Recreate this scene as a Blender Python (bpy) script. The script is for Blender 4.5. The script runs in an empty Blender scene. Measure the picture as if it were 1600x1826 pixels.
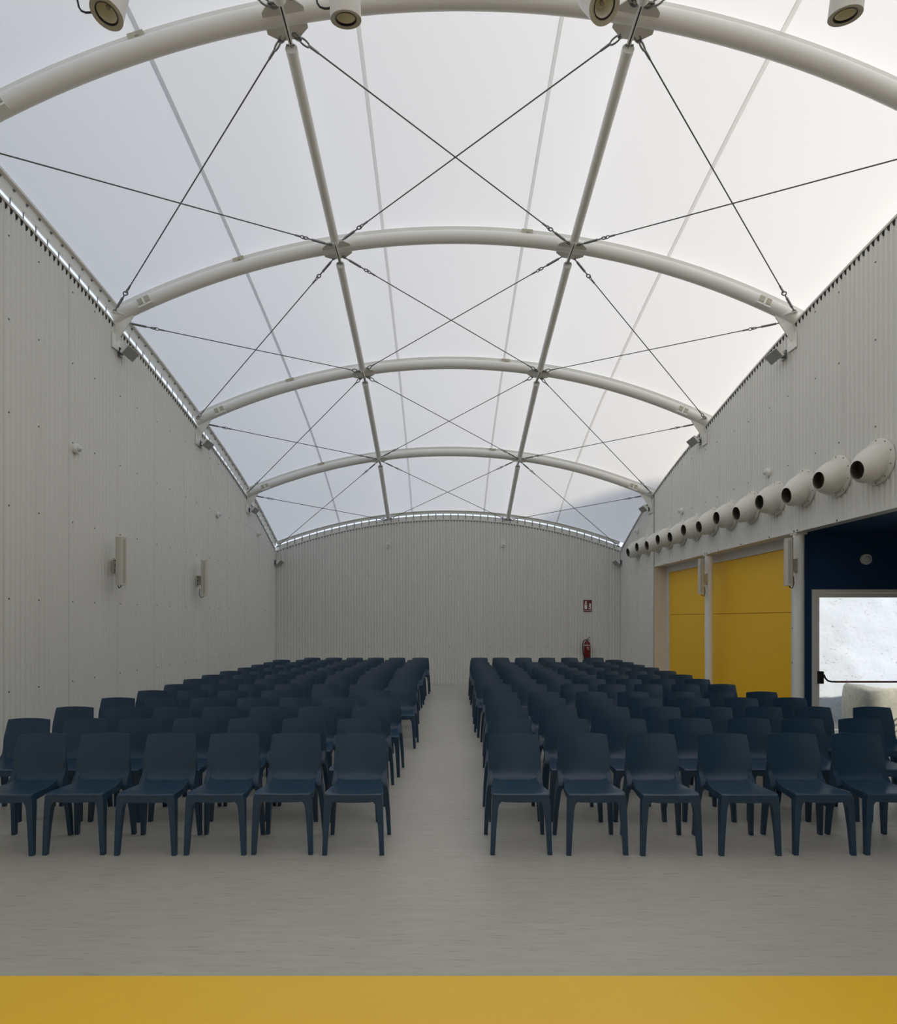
import bpy, bmesh, math, random
from mathutils import Vector, Matrix

random.seed(7)
SC = bpy.context.scene
COL = SC.collection

# ------------------------------------------------------------------ camera
# 24.4 mm shift-lens view, level, standing on the yellow floor; image 1600 x 1826
F_PX = 1085.0
EYE = 1.75
cam_data = bpy.data.cameras.new('camera')
cam_data.sensor_fit = 'HORIZONTAL'
cam_data.sensor_width = 36.0
cam_data.lens = 36.0 * F_PX / 1600.0
cam_data.shift_x = 12.0 / 1600.0
cam_data.shift_y = 191.0 / 1600.0
cam_data.clip_end = 300
cam = bpy.data.objects.new('camera', cam_data)
COL.objects.link(cam)
cam.location = (0, 0, EYE)
cam.rotation_euler = (math.radians(90), 0, 0)
SC.camera = cam

# ------------------------------------------------------------------ world, sun, exposure
world = bpy.data.worlds.new('sky')
SC.world = world
world.use_nodes = True
bg = world.node_tree.nodes['Background']
bg.inputs['Color'].default_value = (0.80, 0.87, 1.0, 1)
bg.inputs['Strength'].default_value = 0.95
SUN_EL, SUN_AZ = math.radians(28), math.radians(38)   # azimuth from +X towards -Y
SUN_DIR = Vector((math.cos(SUN_EL) * math.cos(SUN_AZ), -math.cos(SUN_EL) * math.sin(SUN_AZ), math.sin(SUN_EL)))
sun_data = bpy.data.lights.new('sun', 'SUN')
sun_data.energy = 4.6
sun_data.angle = math.radians(3)
sun_data.color = (1.0, 0.89, 0.74)
sun = bpy.data.objects.new('sun', sun_data)
COL.objects.link(sun)
sun.location = (30, -15, 30)
sun.rotation_euler = SUN_DIR.to_track_quat('Z', 'Y').to_euler()
SC.view_settings.view_transform = 'Standard'
SC.view_settings.look = 'None'
SC.view_settings.gamma = 1
SC.view_settings.use_curve_mapping = False
SC.view_settings.exposure = 0.25
SC.cycles.max_bounces = 12
SC.cycles.diffuse_bounces = 8
SC.cycles.transparent_max_bounces = 16
SC.cycles.use_denoising = True
SC.cycles.sample_clamp_indirect = 4.0

# ------------------------------------------------------------------ materials
def new_mat(name):
    m = bpy.data.materials.new(name)
    m.use_nodes = True
    nt = m.node_tree
    nt.nodes.clear()
    out = nt.nodes.new('ShaderNodeOutputMaterial')
    return m, nt, out

def paint(name, col, rough=0.5, metal=0.0, var=0.06, scale=6.0, spec=0.5, bump=0.0, coat=0.0):
    """Painted / moulded surface: faint mottling in colour and roughness."""
    m, nt, out = new_mat(name)
    b = nt.nodes.new('ShaderNodeBsdfPrincipled')
    tc = nt.nodes.new('ShaderNodeTexCoord')
    nz = nt.nodes.new('ShaderNodeTexNoise')
    nz.inputs['Scale'].default_value = scale
    nz.inputs['Detail'].default_value = 4
    mx = nt.nodes.new('ShaderNodeMix')
    mx.data_type = 'RGBA'
    mx.inputs[6].default_value = (*[c * (1 - var) for c in col], 1)
    mx.inputs[7].default_value = (*[min(1, c * (1 + var)) for c in col], 1)
    L = nt.links.new
    L(tc.outputs['Object'], nz.inputs['Vector'])
    L(nz.outputs['Fac'], mx.inputs[0])
    L(mx.outputs[2], b.inputs['Base Color'])
    b.inputs['Roughness'].default_value = rough
    b.inputs['Metallic'].default_value = metal
    b.inputs['Specular IOR Level'].default_value = spec
    b.inputs['Coat Weight'].default_value = coat
    if bump:
        n2 = nt.nodes.new('ShaderNodeTexNoise')
        n2.inputs['Scale'].default_value = scale * 6
        n2.inputs['Detail'].default_value = 6
        bp = nt.nodes.new('ShaderNodeBump')
        bp.inputs['Strength'].default_value = bump
        bp.inputs['Distance'].default_value = 0.02
        L(tc.outputs['Object'], n2.inputs['Vector'])
        L(n2.outputs['Fac'], bp.inputs['Height'])
        L(bp.outputs['Normal'], b.inputs['Normal'])
    L(b.outputs['BSDF'], out.inputs['Surface'])
    return m

def membrane_mat(name, trans, diff, mix):
    m, nt, out = new_mat(name)
    tr = nt.nodes.new('ShaderNodeBsdfTranslucent')
    df = nt.nodes.new('ShaderNodeBsdfDiffuse')
    tr.inputs['Color'].default_value = (*trans, 1)
    df.inputs['Color'].default_value = (*diff, 1)
    ms = nt.nodes.new('ShaderNodeMixShader')
    ms.inputs[0].default_value = mix
    nt.links.new(tr.outputs[0], ms.inputs[1])
    nt.links.new(df.outputs[0], ms.inputs[2])
    nt.links.new(ms.outputs[0], out.inputs['Surface'])
    return m

def floor_mat():
    """Vinyl floor: beige-grey ground with fine dark streaks running across the hall."""
    m, nt, out = new_mat('vinyl_floor')
    b = nt.nodes.new('ShaderNodeBsdfPrincipled')
    tc = nt.nodes.new('ShaderNodeTexCoord')
    L = nt.links.new
    def streak(sx, sy, lo, hi, det=6):
        mp = nt.nodes.new('ShaderNodeMapping')
        mp.inputs['Scale'].default_value = (sx, sy, 1)
        nz = nt.nodes.new('ShaderNodeTexNoise')
        nz.inputs['Scale'].default_value = 1.0
        nz.inputs['Detail'].default_value = det
        nz.inputs['Roughness'].default_value = 0.6
        rp = nt.nodes.new('ShaderNodeMapRange')
        rp.inputs[1].default_value = lo
        rp.inputs[2].default_value = hi
        L(tc.outputs['Object'], mp.inputs['Vector'])
        L(mp.outputs[0], nz.inputs['Vector'])
        L(nz.outputs['Fac'], rp.inputs[0])
        return rp.outputs[0]
    a = streak(5.5, 62, 0.57, 0.72, 3)
    c = streak(2.5, 22, 0.38, 0.66)
    d = streak(0.5, 0.7, 0.3, 0.7, 3)
    m1 = nt.nodes.new('ShaderNodeMix'); m1.data_type = 'RGBA'
    m1.inputs[6].default_value = (0.465, 0.452, 0.405, 1)
    m1.inputs[7].default_value = (0.51, 0.497, 0.452, 1)
    L(c, m1.inputs[0])
    m2 = nt.nodes.new('ShaderNodeMix'); m2.data_type = 'RGBA'; m2.blend_type = 'MULTIPLY'
    m2.inputs[7].default_value = (0.93, 0.93, 0.93, 1)
    L(d, m2.inputs[0]); L(m1.outputs[2], m2.inputs[6])
    m3 = nt.nodes.new('ShaderNodeMix'); m3.data_type = 'RGBA'
    m3.inputs[7].default_value = (0.335, 0.32, 0.28, 1)
    L(a, m3.inputs[0]); L(m2.outputs[2], m3.inputs[6])
    L(m3.outputs[2], b.inputs['Base Color'])
    b.inputs['Roughness'].default_value = 0.38
    b.inputs['Specular IOR Level'].default_value = 0.45
    L(b.outputs[0], out.inputs['Surface'])
    return m

def stucco_mat():
    m, nt, out = new_mat('whitewashed_stone_wall')
    b = nt.nodes.new('ShaderNodeBsdfPrincipled')
    tc = nt.nodes.new('ShaderNodeTexCoord')
    L = nt.links.new
    mp = nt.nodes.new('ShaderNodeMapping')
    mp.inputs['Scale'].default_value = (5.5, 5.5, 15)
    n1 = nt.nodes.new('ShaderNodeTexNoise')
    n1.inputs['Scale'].default_value = 1.6
    n1.inputs['Detail'].default_value = 3
    n1.inputs['Distortion'].default_value = 1.4
    rp = nt.nodes.new('ShaderNodeMapRange')
    rp.inputs[1].default_value = 0.635; rp.inputs[2].default_value = 0.70
    n2 = nt.nodes.new('ShaderNodeTexNoise')
    n2.inputs['Scale'].default_value = 9
    n2.inputs['Detail'].default_value = 8
    mx = nt.nodes.new('ShaderNodeMix'); mx.data_type = 'RGBA'
    mx.inputs[6].default_value = (0.64, 0.69, 0.79, 1)
    mx.inputs[7].default_value = (0.42, 0.43, 0.45, 1)
    L(tc.outputs['Object'], mp.inputs['Vector']); L(mp.outputs[0], n1.inputs['Vector'])
    L(n1.outputs['Fac'], rp.inputs[0]); L(rp.outputs[0], mx.inputs[0])
    L(mx.outputs[2], b.inputs['Base Color'])
    L(tc.outputs['Object'], n2.inputs['Vector'])
    bp = nt.nodes.new('ShaderNodeBump')
    bp.inputs['Strength'].default_value = 0.3
    bp.inputs['Distance'].default_value = 0.02
    L(n2.outputs['Fac'], bp.inputs['Height'])
    L(bp.outputs['Normal'], b.inputs['Normal'])
    b.inputs['Roughness'].default_value = 0.9
    L(b.outputs[0], out.inputs['Surface'])
    return m

def glass_mat():
    m, nt, out = new_mat('clear_glass')
    t = nt.nodes.new('ShaderNodeBsdfTransparent')
    t.inputs['Color'].default_value = (0.96, 0.98, 0.98, 1)
    g = nt.nodes.new('ShaderNodeBsdfGlossy')
    g.inputs['Roughness'].default_value = 0.02
    fr = nt.nodes.new('ShaderNodeFresnel')
    fr.inputs['IOR'].default_value = 1.45
    ms = nt.nodes.new('ShaderNodeMixShader')
    nt.links.new(fr.outputs[0], ms.inputs[0])
    nt.links.new(t.outputs[0], ms.inputs[1])
    nt.links.new(g.outputs[0], ms.inputs[2])
    nt.links.new(ms.outputs[0], out.inputs['Surface'])
    return m

M = {
    'membrane': membrane_mat('roof_membrane', (0.635, 0.635, 0.635), (0.86, 0.86, 0.85), 0.35),
    'seam': membrane_mat('membrane_seam', (0.89, 0.89, 0.88), (0.80, 0.80, 0.79), 0.08),
    'steel': paint('white_painted_steel', (0.84, 0.84, 0.81), 0.36, var=0.02),
    'steel_plate': paint('white_painted_plate', (0.70, 0.69, 0.65), 0.45, var=0.03),
    'sheet': paint('light_grey_cladding', (0.74, 0.74, 0.705), 0.45, var=0.025, scale=0.8),
    'core': paint('wall_backing', (0.62, 0.62, 0.60), 0.7),
    'cap': paint('cladding_trim', (0.74, 0.73, 0.69), 0.4),
    'gap_shade': paint('dark_gap_shade', (0.02, 0.02, 0.02), 0.9),  # near-black colour for the shade in the voids under the wall trim
    'gap_shade_grey': paint('grey_gap_shade', (0.16, 0.155, 0.145), 0.9),  # lighter version of that void shade for the far wall
    'screw': paint('screw_heads', (0.10, 0.095, 0.08), 0.5),
    'floor': floor_mat(),
    'yellow_floor': paint('yellow_vinyl', (1.0, 0.60, 0.03), 0.36, var=0.03, scale=1.2),
    'yellow': paint('yellow_panel_paint', (1.0, 0.585, 0.018), 0.45, var=0.02, scale=1.0),
    'blue': paint('dark_blue_paint', (0.010, 0.046, 0.135), 0.55, var=0.05, scale=1.5),
    'white_frame': paint('white_frame_paint', (0.74, 0.73, 0.70), 0.4, var=0.02),
    'door_frame': paint('pale_door_frame', (0.90, 0.86, 0.78), 0.4, var=0.02),
    'jamb': paint('warm_lit_reveal', (0.74, 0.68, 0.58), 0.5, var=0.02),  # warm light bounced off the yellow panels is put into this colour
    'chair': paint('navy_polypropylene', (0.019, 0.052, 0.095), 0.36, var=0.05, scale=9.0, spec=0.5),
    'cable': paint('galvanised_wire', (0.16, 0.165, 0.165), 0.4, metal=0.5),
    'fitting': paint('galvanised_fitting', (0.26, 0.265, 0.27), 0.35, metal=0.7),
    'black': paint('black_rubber', (0.012, 0.012, 0.012), 0.5),
    'speaker': paint('speaker_paint', (0.60, 0.58, 0.51), 0.45, var=0.02),
    'grille': paint('speaker_grille', (0.42, 0.405, 0.35), 0.6, var=0.1, scale=90),
    'lamp_shell': paint('lamp_shell', (0.75, 0.74, 0.71), 0.4),
    'lamp_rim': paint('lamp_rim', (0.50, 0.48, 0.38), 0.5),
    'reflector': paint('lamp_reflector', (0.80, 0.78, 0.66), 0.35),
    'bulb': paint('lamp_bulb', (0.38, 0.30, 0.24), 0.25),
    'nozzle': paint('nozzle_paint', (0.72, 0.71, 0.66), 0.42, var=0.02),
    'nozzle_in': paint('nozzle_interior', (0.16, 0.15, 0.125), 0.7),
    'plastic': paint('white_plastic', (0.82, 0.82, 0.80), 0.4),
    'lens': paint('frosted_lens', (0.62, 0.64, 0.65), 0.25),
    'flood_face': paint('floodlight_glass', (0.34, 0.35, 0.35), 0.25),
    'red': paint('red_enamel', (0.15, 0.006, 0.009), 0.28),
    'red_sign': paint('red_sign_print', (0.14, 0.008, 0.014), 0.45, var=0.0),
    'white_print': paint('white_print', (0.85, 0.85, 0.83), 0.5, var=0.0),
    'label': paint('pale_label', (0.55, 0.40, 0.36), 0.5),
    'bar_red': paint('dark_red_bar', (0.16, 0.015, 0.02), 0.35),
    'stucco': stucco_mat(),
    'stone': paint('speckled_limestone', (0.46, 0.455, 0.40), 0.9, var=0.35, scale=16, bump=0.3),
    'lime': paint('limewash_top', (0.62, 0.64, 0.66), 0.9, var=0.06, scale=8, bump=0.4),
    'gravel': paint('pale_ground', (0.52, 0.51, 0.48), 0.9, var=0.2, scale=20, bump=0.5),
    'render': paint('house_render', (0.62, 0.60, 0.55), 0.85, var=0.08, scale=2),
    'leaf': paint('small_green_leaf', (0.10, 0.14, 0.035), 0.6, var=0.3, scale=30),
    'glass': glass_mat(),
}

# ------------------------------------------------------------------ mesh helpers
class MB:
    """Collects vertices and faces, then links them as ONE mesh object."""
    def __init__(self):
        self.v, self.f = [], []
    def add(self, vs, fs):
        n = len(self.v)
        self.v += [tuple(p) for p in vs]
        self.f += [tuple(i + n for i in f) for f in fs]
        return self
    def box(self, a, b, mtx=None):
        x0, y0, z0 = a; x1, y1, z1 = b
        vs = [Vector(p) for p in ((x0, y0, z0), (x1, y0, z0), (x1, y1, z0), (x0, y1, z0),
                                  (x0, y0, z1), (x1, y0, z1), (x1, y1, z1), (x0, y1, z1))]
        if mtx: vs = [mtx @ p for p in vs]
        return self.add(vs, [(0, 3, 2, 1), (4, 5, 6, 7), (0, 1, 5, 4), (1, 2, 6, 5), (2, 3, 7, 6), (3, 0, 4, 7)])
    def prism(self, pts, ext):
        """pts: planar loop of 3-D points, ext: extrusion vector."""
        n = len(pts); e = Vector(ext)
        vs = [Vector(p) for p in pts] + [Vector(p) + e for p in pts]
        fs = [tuple(range(n))[::-1], tuple(range(n, 2 * n))] + [(i, (i + 1) % n, n + (i + 1) % n, n + i) for i in range(n)]
        return self.add(vs, fs)
    def loft(self, rings, close=True, caps=True):
        n = len(rings[0]); vs = []; fs = []
        for r in rings: vs += [Vector(p) for p in r]
        m = n if close else n - 1
        for j in range(len(rings) - 1):
            for i in range(m):
                a = j * n + i; b = j * n + (i + 1) % n
                fs.append((a, b, b + n, a + n))
        if caps and close:
            fs.append(tuple(range(n))[::-1]); k = (len(rings) - 1) * n
            fs.append(tuple(range(k, k + n)))
        return self.add(vs, fs)
    def tube(self, path, r, n=8, caps=True):
        P = [Vector(p) for p in path]
        T = [(P[min(i + 1, len(P) - 1)] - P[max(i - 1, 0)]).normalized() for i in range(len(P))]
        up = Vector((0, 0, 1)) if abs(T[0].z) < 0.9 else Vector((1, 0, 0))
        x = T[0].cross(up).normalized(); rings = []
        for i, p in enumerate(P):
            x = (x - T[i] * x.dot(T[i])).normalized(); y = T[i].cross(x)
            rr = r[i] if isinstance(r, (list, tuple)) else r
            rings.append([p + x * (rr * math.cos(2 * math.pi * k / n)) + y * (rr * math.sin(2 * math.pi * k / n)) for k in range(n)])
        return self.loft(rings, True, caps)
    def lathe(self, prof, n=24, mtx=None, caps=False):
        """prof: (radius, height) list about local z."""
        rings = []
        for r, z in prof:
            ring = [Vector((r * math.cos(2 * math.pi * k / n), r * math.sin(2 * math.pi * k / n), z)) for k in range(n)]
            if mtx: ring = [mtx @ p for p in ring]
            rings.append(ring)
        return self.loft(rings, True, caps)
    def sweep(self, path, section, side):
        """section: (a, b) offsets along SIDE (fixed vector) and the path normal."""
        P = [Vector(p) for p in path]; S = Vector(side).normalized(); rings = []
        for i, p in enumerate(P):
            t = (P[min(i + 1, len(P) - 1)] - P[max(i - 1, 0)]).normalized()
            nrm = t.cross(S).normalized()
            if nrm.z < 0: nrm = -nrm
            rings.append([p + S * a + nrm * b for a, b in section])
        return self.loft(rings)
    def build(self, name, mat, parent=None, smooth=True, angle=35, data=None):
        off = Vector((0, 0, 0))
        me = bpy.data.meshes.new(name)
        vs = self.v
        if parent is not None and parent.get('_world'):
            o0 = world_loc(parent)
            vs = [(p[0] - o0.x, p[1] - o0.y, p[2] - o0.z) for p in self.v]
        me.from_pydata(vs, [], self.f)
        bm = bmesh.new(); bm.from_mesh(me)
        bmesh.ops.recalc_face_normals(bm, faces=bm.faces)
        bm.to_mesh(me); bm.free()
        if smooth:
            for p in me.polygons: p.use_smooth = True
            me.set_sharp_from_angle(angle=math.radians(angle))
        me.materials.append(M[mat] if isinstance(mat, str) else mat)
        o = bpy.data.objects.new(name, me)
        COL.objects.link(o)
        if parent is not None:
            o.parent = parent
            if parent.get('_world'): o['_world'] = 1
        return o

def world_loc(o):
    p = Vector(o.location)
    while o.parent is not None:
        o = o.parent; p += Vector(o.location)
    return p

def thing(name, label, cat, loc=(0, 0, 0), rot=None, group=None, worldspace=True):
    o = bpy.data.objects.new(name, None)
    o.empty_display_size = 0.1
    COL.objects.link(o)
    o.location = loc
    if rot is not None: o.rotation_euler = rot
    if worldspace: o['_world'] = 1
    return tag(o, label, cat, group)

def tag(o, label, cat=None, group=None):
    o['label'] = label
    if cat: o['category'] = cat
    if group: o['group'] = group
    return o

def structure(o, label=None, cat=None):
    o['kind'] = 'structure'
    o['_world'] = 1
    if label: o['label'] = label
    if cat: o['category'] = cat
    return o

def stuff(o):
    o['kind'] = 'stuff'
    return o

def copy_tree(src, parent=None):
    c = src.copy(); COL.objects.link(c); c.parent = parent
    for ch in list(src.children): copy_tree(ch, c)
    return c

def align(z_dir, loc):
    q = Vector(z_dir).normalized().to_track_quat('Z', 'Y')
    return Matrix.Translation(Vector(loc)) @ q.to_matrix().to_4x4()

# ------------------------------------------------------------------ hall geometry (metres)
XL, XR = -4.46, 4.80           # inner faces of the long walls
YB, YF = 16.37, -5.6           # far and near ends
XC, HALF = 0.17, 4.63          # axis of the arches and half span to the left wall
ARCH_Y = [2.77, 5.54, 8.31, 11.10, 13.95]
KN = [-5.6, -2.0, 0.6, 2.77, 5.54, 8.31, 11.10, 13.95, 16.37]
K_CROWN = [6.49, 7.20, 7.47, 7.53, 7.40, 6.97, 6.40, 5.57, 4.52]
K_EDGE = [5.41, 6.02, 6.25, 6.30, 6.17, 5.87, 5.365, 4.62, 3.69]
K_WALL = [5.30, 5.91, 6.14, 6.19, 6.07, 5.76, 5.24, 4.526, 3.575]

def interp(K, y):
    y = max(KN[0], min(KN[-1], y))
    i = 0
    while i < len(KN) - 2 and y > KN[i + 1]: i += 1
    def slope(j):
        if j == 0: return (K[1] - K[0]) / (KN[1] - KN[0])
        if j == len(KN) - 1:
            a = (K[j] - K[j - 1]) / (KN[j] - KN[j - 1])
            return a + 0.35 * (a - slope(j - 1))
        return (K[j + 1] - K[j - 1]) / (KN[j + 1] - KN[j - 1])
    h = KN[i + 1] - KN[i]; t = (y - KN[i]) / h
    m0, m1 = slope(i) * h, slope(i + 1) * h
    return ((2 * t ** 3 - 3 * t * t + 1) * K[i] + (t ** 3 - 2 * t * t + t) * m0
            + (-2 * t ** 3 + 3 * t * t) * K[i + 1] + (t ** 3 - t * t) * m1)

def roof_z(x, y, off=0.0):
    """Height of the arch-tube axis; off = radial offset outwards."""
    cr, ed = interp(K_CROWN, y), interp(K_EDGE, y)
    h = cr - ed
    R = (HALF * HALF + h * h) / (2 * h)
    d = x - XC
    return cr - R + math.sqrt((R + off) ** 2 - d * d)

def roof_normal(x, y):
    cr, ed = interp(K_CROWN, y), interp(K_EDGE, y)
    h = cr - ed
    R = (HALF * HALF + h * h) / (2 * h)
    return Vector(((x - XC) / R, 0, math.sqrt(1 - ((x - XC) / R) ** 2)))

def wall_top(y): return interp(K_WALL, y)

GABLE_CROWN, GABLE_EDGE = 4.42, 3.575
def gable_top(x):
    h = GABLE_CROWN - GABLE_EDGE
    R = (HALF * HALF + h * h) / (2 * h)
    return GABLE_CROWN - R + math.sqrt(R * R - (x - XC) ** 2)

# ------------------------------------------------------------------ floor
fl = MB().box((-4.62, 2.985, -0.12), (7.55, 16.55, 0.0)).box((-4.62, 0.6, -0.12), (7.55, 2.985, -0.004)).box((-4.62, YF - 0.1, -0.12), (7.55, 0.6, 0.0)).build('floor', 'floor', smooth=False)
structure(fl, 'grey beige streaked vinyl floor of the hall')
yf = MB().box((-4.46, 0.6, -0.004), (7.4, 2.985, 0.0)).build('yellow_floor_covering', 'yellow_floor', fl, smooth=False)
yf['label'] = 'smooth yellow floor covering'

# ------------------------------------------------------------------ corrugated walls
PITCH = 1.0845 / 14
SEG = 10
AMP = 0.0072
TEETH = {}

def wave_profile(s):
    """depth of the corrugation (0..2*AMP) at distance s along the wall."""
    g = max(0.0, -math.cos(2 * math.pi * s / PITCH)) ** 1.2
    return 2 * AMP * (1 - g)

def sheet_mesh(s0, s1, top, bottom, place):
    """place(s, depth, z) -> point."""
    n = max(2, int(round((s1 - s0) / PITCH * SEG)))
    vs, fs = [], []
    for i in range(n + 1):
        s = s0 + (s1 - s0) * i / n
        d = wave_profile(s - s0)
        vs += [place(s, d, bottom(s)), place(s, d, top(s))]
    for i in range(n): fs.append((2 * i, 2 * i + 2, 2 * i + 3, 2 * i + 1))
    return MB().add(vs, fs)

def joints(first, step, lo, hi):
    k = math.ceil((lo - first) / step - 1e-6)
    J = [lo]
    while first + k * step < hi - 1e-6:
        if first + k * step > lo + 0.02: J.append(first + k * step)
        k += 1
    return J + [hi]

SCREW_Z = [0.135, 1.0, 1.96, 2.92, 3.88, 4.84, 5.70]

def clad(wall, J, top, bottom, place, normal, first_full, gap_shade=True, fmat='gap_shade', fk=1.0):
    screws = MB(); teeth = MB()
    for a, b in zip(J[:-1], J[1:]):
        sheet_mesh(a + 0.0015, b - 0.0015, top, bottom, place).build('cladding_sheet', 'sheet', wall)
        s_base = a if b - a > 1.0 else b - 1.0845
        for ds in (0.03875 + PITCH * 0.0, 0.03875 + PITCH * 6.5):
            s = s_base + PITCH * round(ds / PITCH)
            s += 0.0
            if s < a + 0.01 or s > b - 0.01: s = s_base + PITCH if ds < 0.1 else s
            if s < a or s > b: continue
            for z in SCREW_Z:
                if bottom(s) + 0.05 < z < top(s) - 0.12:
                    p = Vector(place(s, 2 * AMP, z))
                    screws.lathe([(0.0095, 0), (0.0095, 0.004), (0.006, 0.0065), (0.0, 0.0065)], 6, align(normal, p))
        if gap_shade:  # dark prisms stand in for the shaded voids under the top trim
            k0 = 0
            while a + (k0 + 1) * PITCH <= b + 0.001:
                s0 = a + (k0 + 0.06) * PITCH; s1 = a + (k0 + 0.94) * PITCH; sm = a + (k0 + 0.5) * PITCH
                z0, z1, zm = top(s0), top(s1), top(sm)
                pts = [place(s0, 0.004, z0 - 0.004), place(s1, 0.004, z1 - 0.004), place(sm + 0.006, 0.004, zm - 0.055 * fk), place(sm - 0.006, 0.004, zm - 0.055 * fk)]
                teeth.prism(pts, Vector(normal) * (2 * AMP - 0.005))
                k0 += 1
    stuff(screws.build('screw', 'screw', wall, smooth=False))
    if gap_shade: stuff(teeth.build('trim_gap_shade', fmat, wall, smooth=False))

Y_JOINT = 6.19
# left wall
N = 90
ys = [YF + (16.5 - YF) * i / N for i in range(N + 1)]
core = MB().prism([(-4.62, y, wall_top(y) - 0.01) for y in ys] + [(-4.62, 16.5, -0.1), (-4.62, YF, -0.1)], (0.142, 0, 0))
wl = structure(core.build('wall_left', 'core', smooth=False), 'long plain wall of pale vertical corrugated sheets')
placeL = lambda s, d, z: (XL - 0.016 + d, s, z)
clad(wl, joints(Y_JOINT, 1.0845, YF, YB), wall_top, lambda s: 0.0, placeL, (1, 0, 0), Y_JOINT)
capL = [(XL, y, wall_top(y)) for y in ys if y < YB + 0.01]
MB().sweep(capL, [(-0.15, -0.004), (0.012, -0.004), (0.012, 0.022), (-0.15, 0.022)], (1, 0, 0)).build('top_trim', 'cap', wl)

# back wall
xs = [XL - 0.14 + (XR + 0.28 - XL) * i / 60 for i in range(61)]
core = MB().prism([(x, 16.395, gable_top(x) - 0.01) for x in xs] + [(xs[-1], 16.395, -0.1), (xs[0], 16.395, -0.1)], (0, 0.14, 0))
wb = structure(core.build('wall_back', 'core', smooth=False), 'far end wall of pale corrugated sheets with an arched top')
placeB = lambda s, d, z: (s, YB + 0.024 - 1.5 * d, z)
clad(wb, joints(-1.99 - 0.04, 1.0845, XL, XR), gable_top, lambda s: 0.0, placeB, (0, -1, 0), 0, True, 'gap_shade_grey', 0.6)
capB = [(XL + (XR - XL) * i / 48, YB, gable_top(XL + (XR - XL) * i / 48)) for i in range(49)]
MB().sweep(capB, [(-0.012, -0.004), (0.16, -0.004), (0.16, 0.022), (-0.012, 0.022)], (0, 1, 0)).build('top_trim', 'cap', wb)

# right wall: full height at the far end, above the openings elsewhere
OPEN_Y, OPEN_Z = 13.74, 2.93
yr = [y for y in ys if y <= OPEN_Y] + [OPEN_Y]
core = MB().prism([(XR + 0.018, y, wall_top(y) - 0.01) for y in yr] + [(XR + 0.018, OPEN_Y, OPEN_Z), (XR + 0.018, YF, OPEN_Z)], (0.13, 0, 0))
yr2 = [OPEN_Y] + [y for y in ys if y > OPEN_Y]
core.prism([(XR + 0.018, y, wall_top(y) - 0.01) for y in yr2] + [(XR + 0.018, 16.5, -0.1), (XR + 0.018, OPEN_Y, -0.1)], (0.13, 0, 0))
wr = structure(core.build('wall_right', 'core', smooth=False), 'long wall of pale corrugated sheets above the yellow panels')
placeR = lambda s, d, z: (XR + 0.016 - d, s, z)
clad(wr, joints(Y_JOINT, 1.0845, YF, OPEN_Y), wall_top, lambda s: OPEN_Z + 0.02, placeR, (-1, 0, 0), Y_JOINT)
clad(wr, joints(Y_JOINT, 1.0845, OPEN_Y, YB), wall_top, lambda s: 0.0, placeR, (-1, 0, 0), Y_JOINT)
capR = [(XR, y, wall_top(y)) for y in ys if y < YB + 0.01]
MB().sweep(capR, [(-0.012, -0.004), (0.15, -0.004), (0.15, 0.022), (-0.012, 0.022)], (1, 0, 0)).build('top_trim', 'cap', wr)
MB().box((XR - 0.006, YF, OPEN_Z - 0.004), (XR + 0.148, OPEN_Y, OPEN_Z + 0.034)).build('bottom_trim', 'cap', wr, smooth=False)
MB().box((XR - 0.004, OPEN_Y - 0.012, 0), (XR + 0.30, OPEN_Y + 0.0, OPEN_Z - 0.004)).build('warm_reveal', 'jamb', wr, smooth=False)
MB().box((XR + 0.148, OPEN_Y, 0), (XR + 0.42, 16.5, OPEN_Z + 0.2)).build('wall_return', 'core', wr, smooth=False)
sm = MB()
for y in (6.3, 7.38, 8.2, 8.28, 8.9, 9.75, 10.55, 11.0, 11.08, 12.2, 13.1):
    sm.lathe([(0.013, 0), (0.013, 0.004), (0.006, 0.007), (0, 0.007)], 6, align((-1, 0, 0), (XR - 0.006, y, OPEN_Z + 0.016)))
stuff(sm.build('trim_screw', 'screw', wr, smooth=False))

# near end wall behind the viewpoint, with an added unseen window for extra daylight
WX0, WX1, WZ0, WZ1 = -1.5, 1.8, 2.2, 3.3
wf = MB()
for a, b in ((XL - 0.14, WX0), (WX0, WX1), (WX1, XR + 0.28)):
    xf = [a + (b - a) * i / 14 for i in range(15)]
    zb = WZ1 if a == WX0 else -0.1
    wf.prism([(x, YF, roof_z(x, YF, 0.1)) for x in xf] + [(xf[-1], YF, zb), (xf[0], YF, zb)], (0, -0.14, 0))
wf.box((WX0, YF - 0.14, -0.1), (WX1, YF, WZ0))
wf = structure(wf.build('wall_front', 'sheet', smooth=False), 'plain pale end wall behind the viewpoint')
wn = MB()
for k in range(5):
    x = WX0 + (WX1 - WX0 - 0.06) * k / 4
    wn.box((x, YF - 0.10, WZ0), (x + 0.06, YF - 0.04, WZ1))
wn.box((WX0 + 0.06, YF - 0.10, WZ0), (WX1 - 0.06, YF - 0.04, WZ0 + 0.06)).box((WX0 + 0.06, YF - 0.10, WZ1 - 0.06), (WX1 - 0.06, YF - 0.04, WZ1))
wn = structure(wn.build('added_window_1', 'white_frame', smooth=False), 'added unseen white framed window behind the viewpoint for extra daylight')
for k in range(4):
    x = WX0 + 0.06 + (WX1 - WX0 - 0.06) * k / 4
    MB().box((x, YF - 0.073, WZ0 + 0.06), (x + (WX1 - WX0 - 0.06) / 4 - 0.06, YF - 0.067, WZ1 - 0.06)).build('glass_pane', 'glass', wn, smooth=False)

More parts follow.
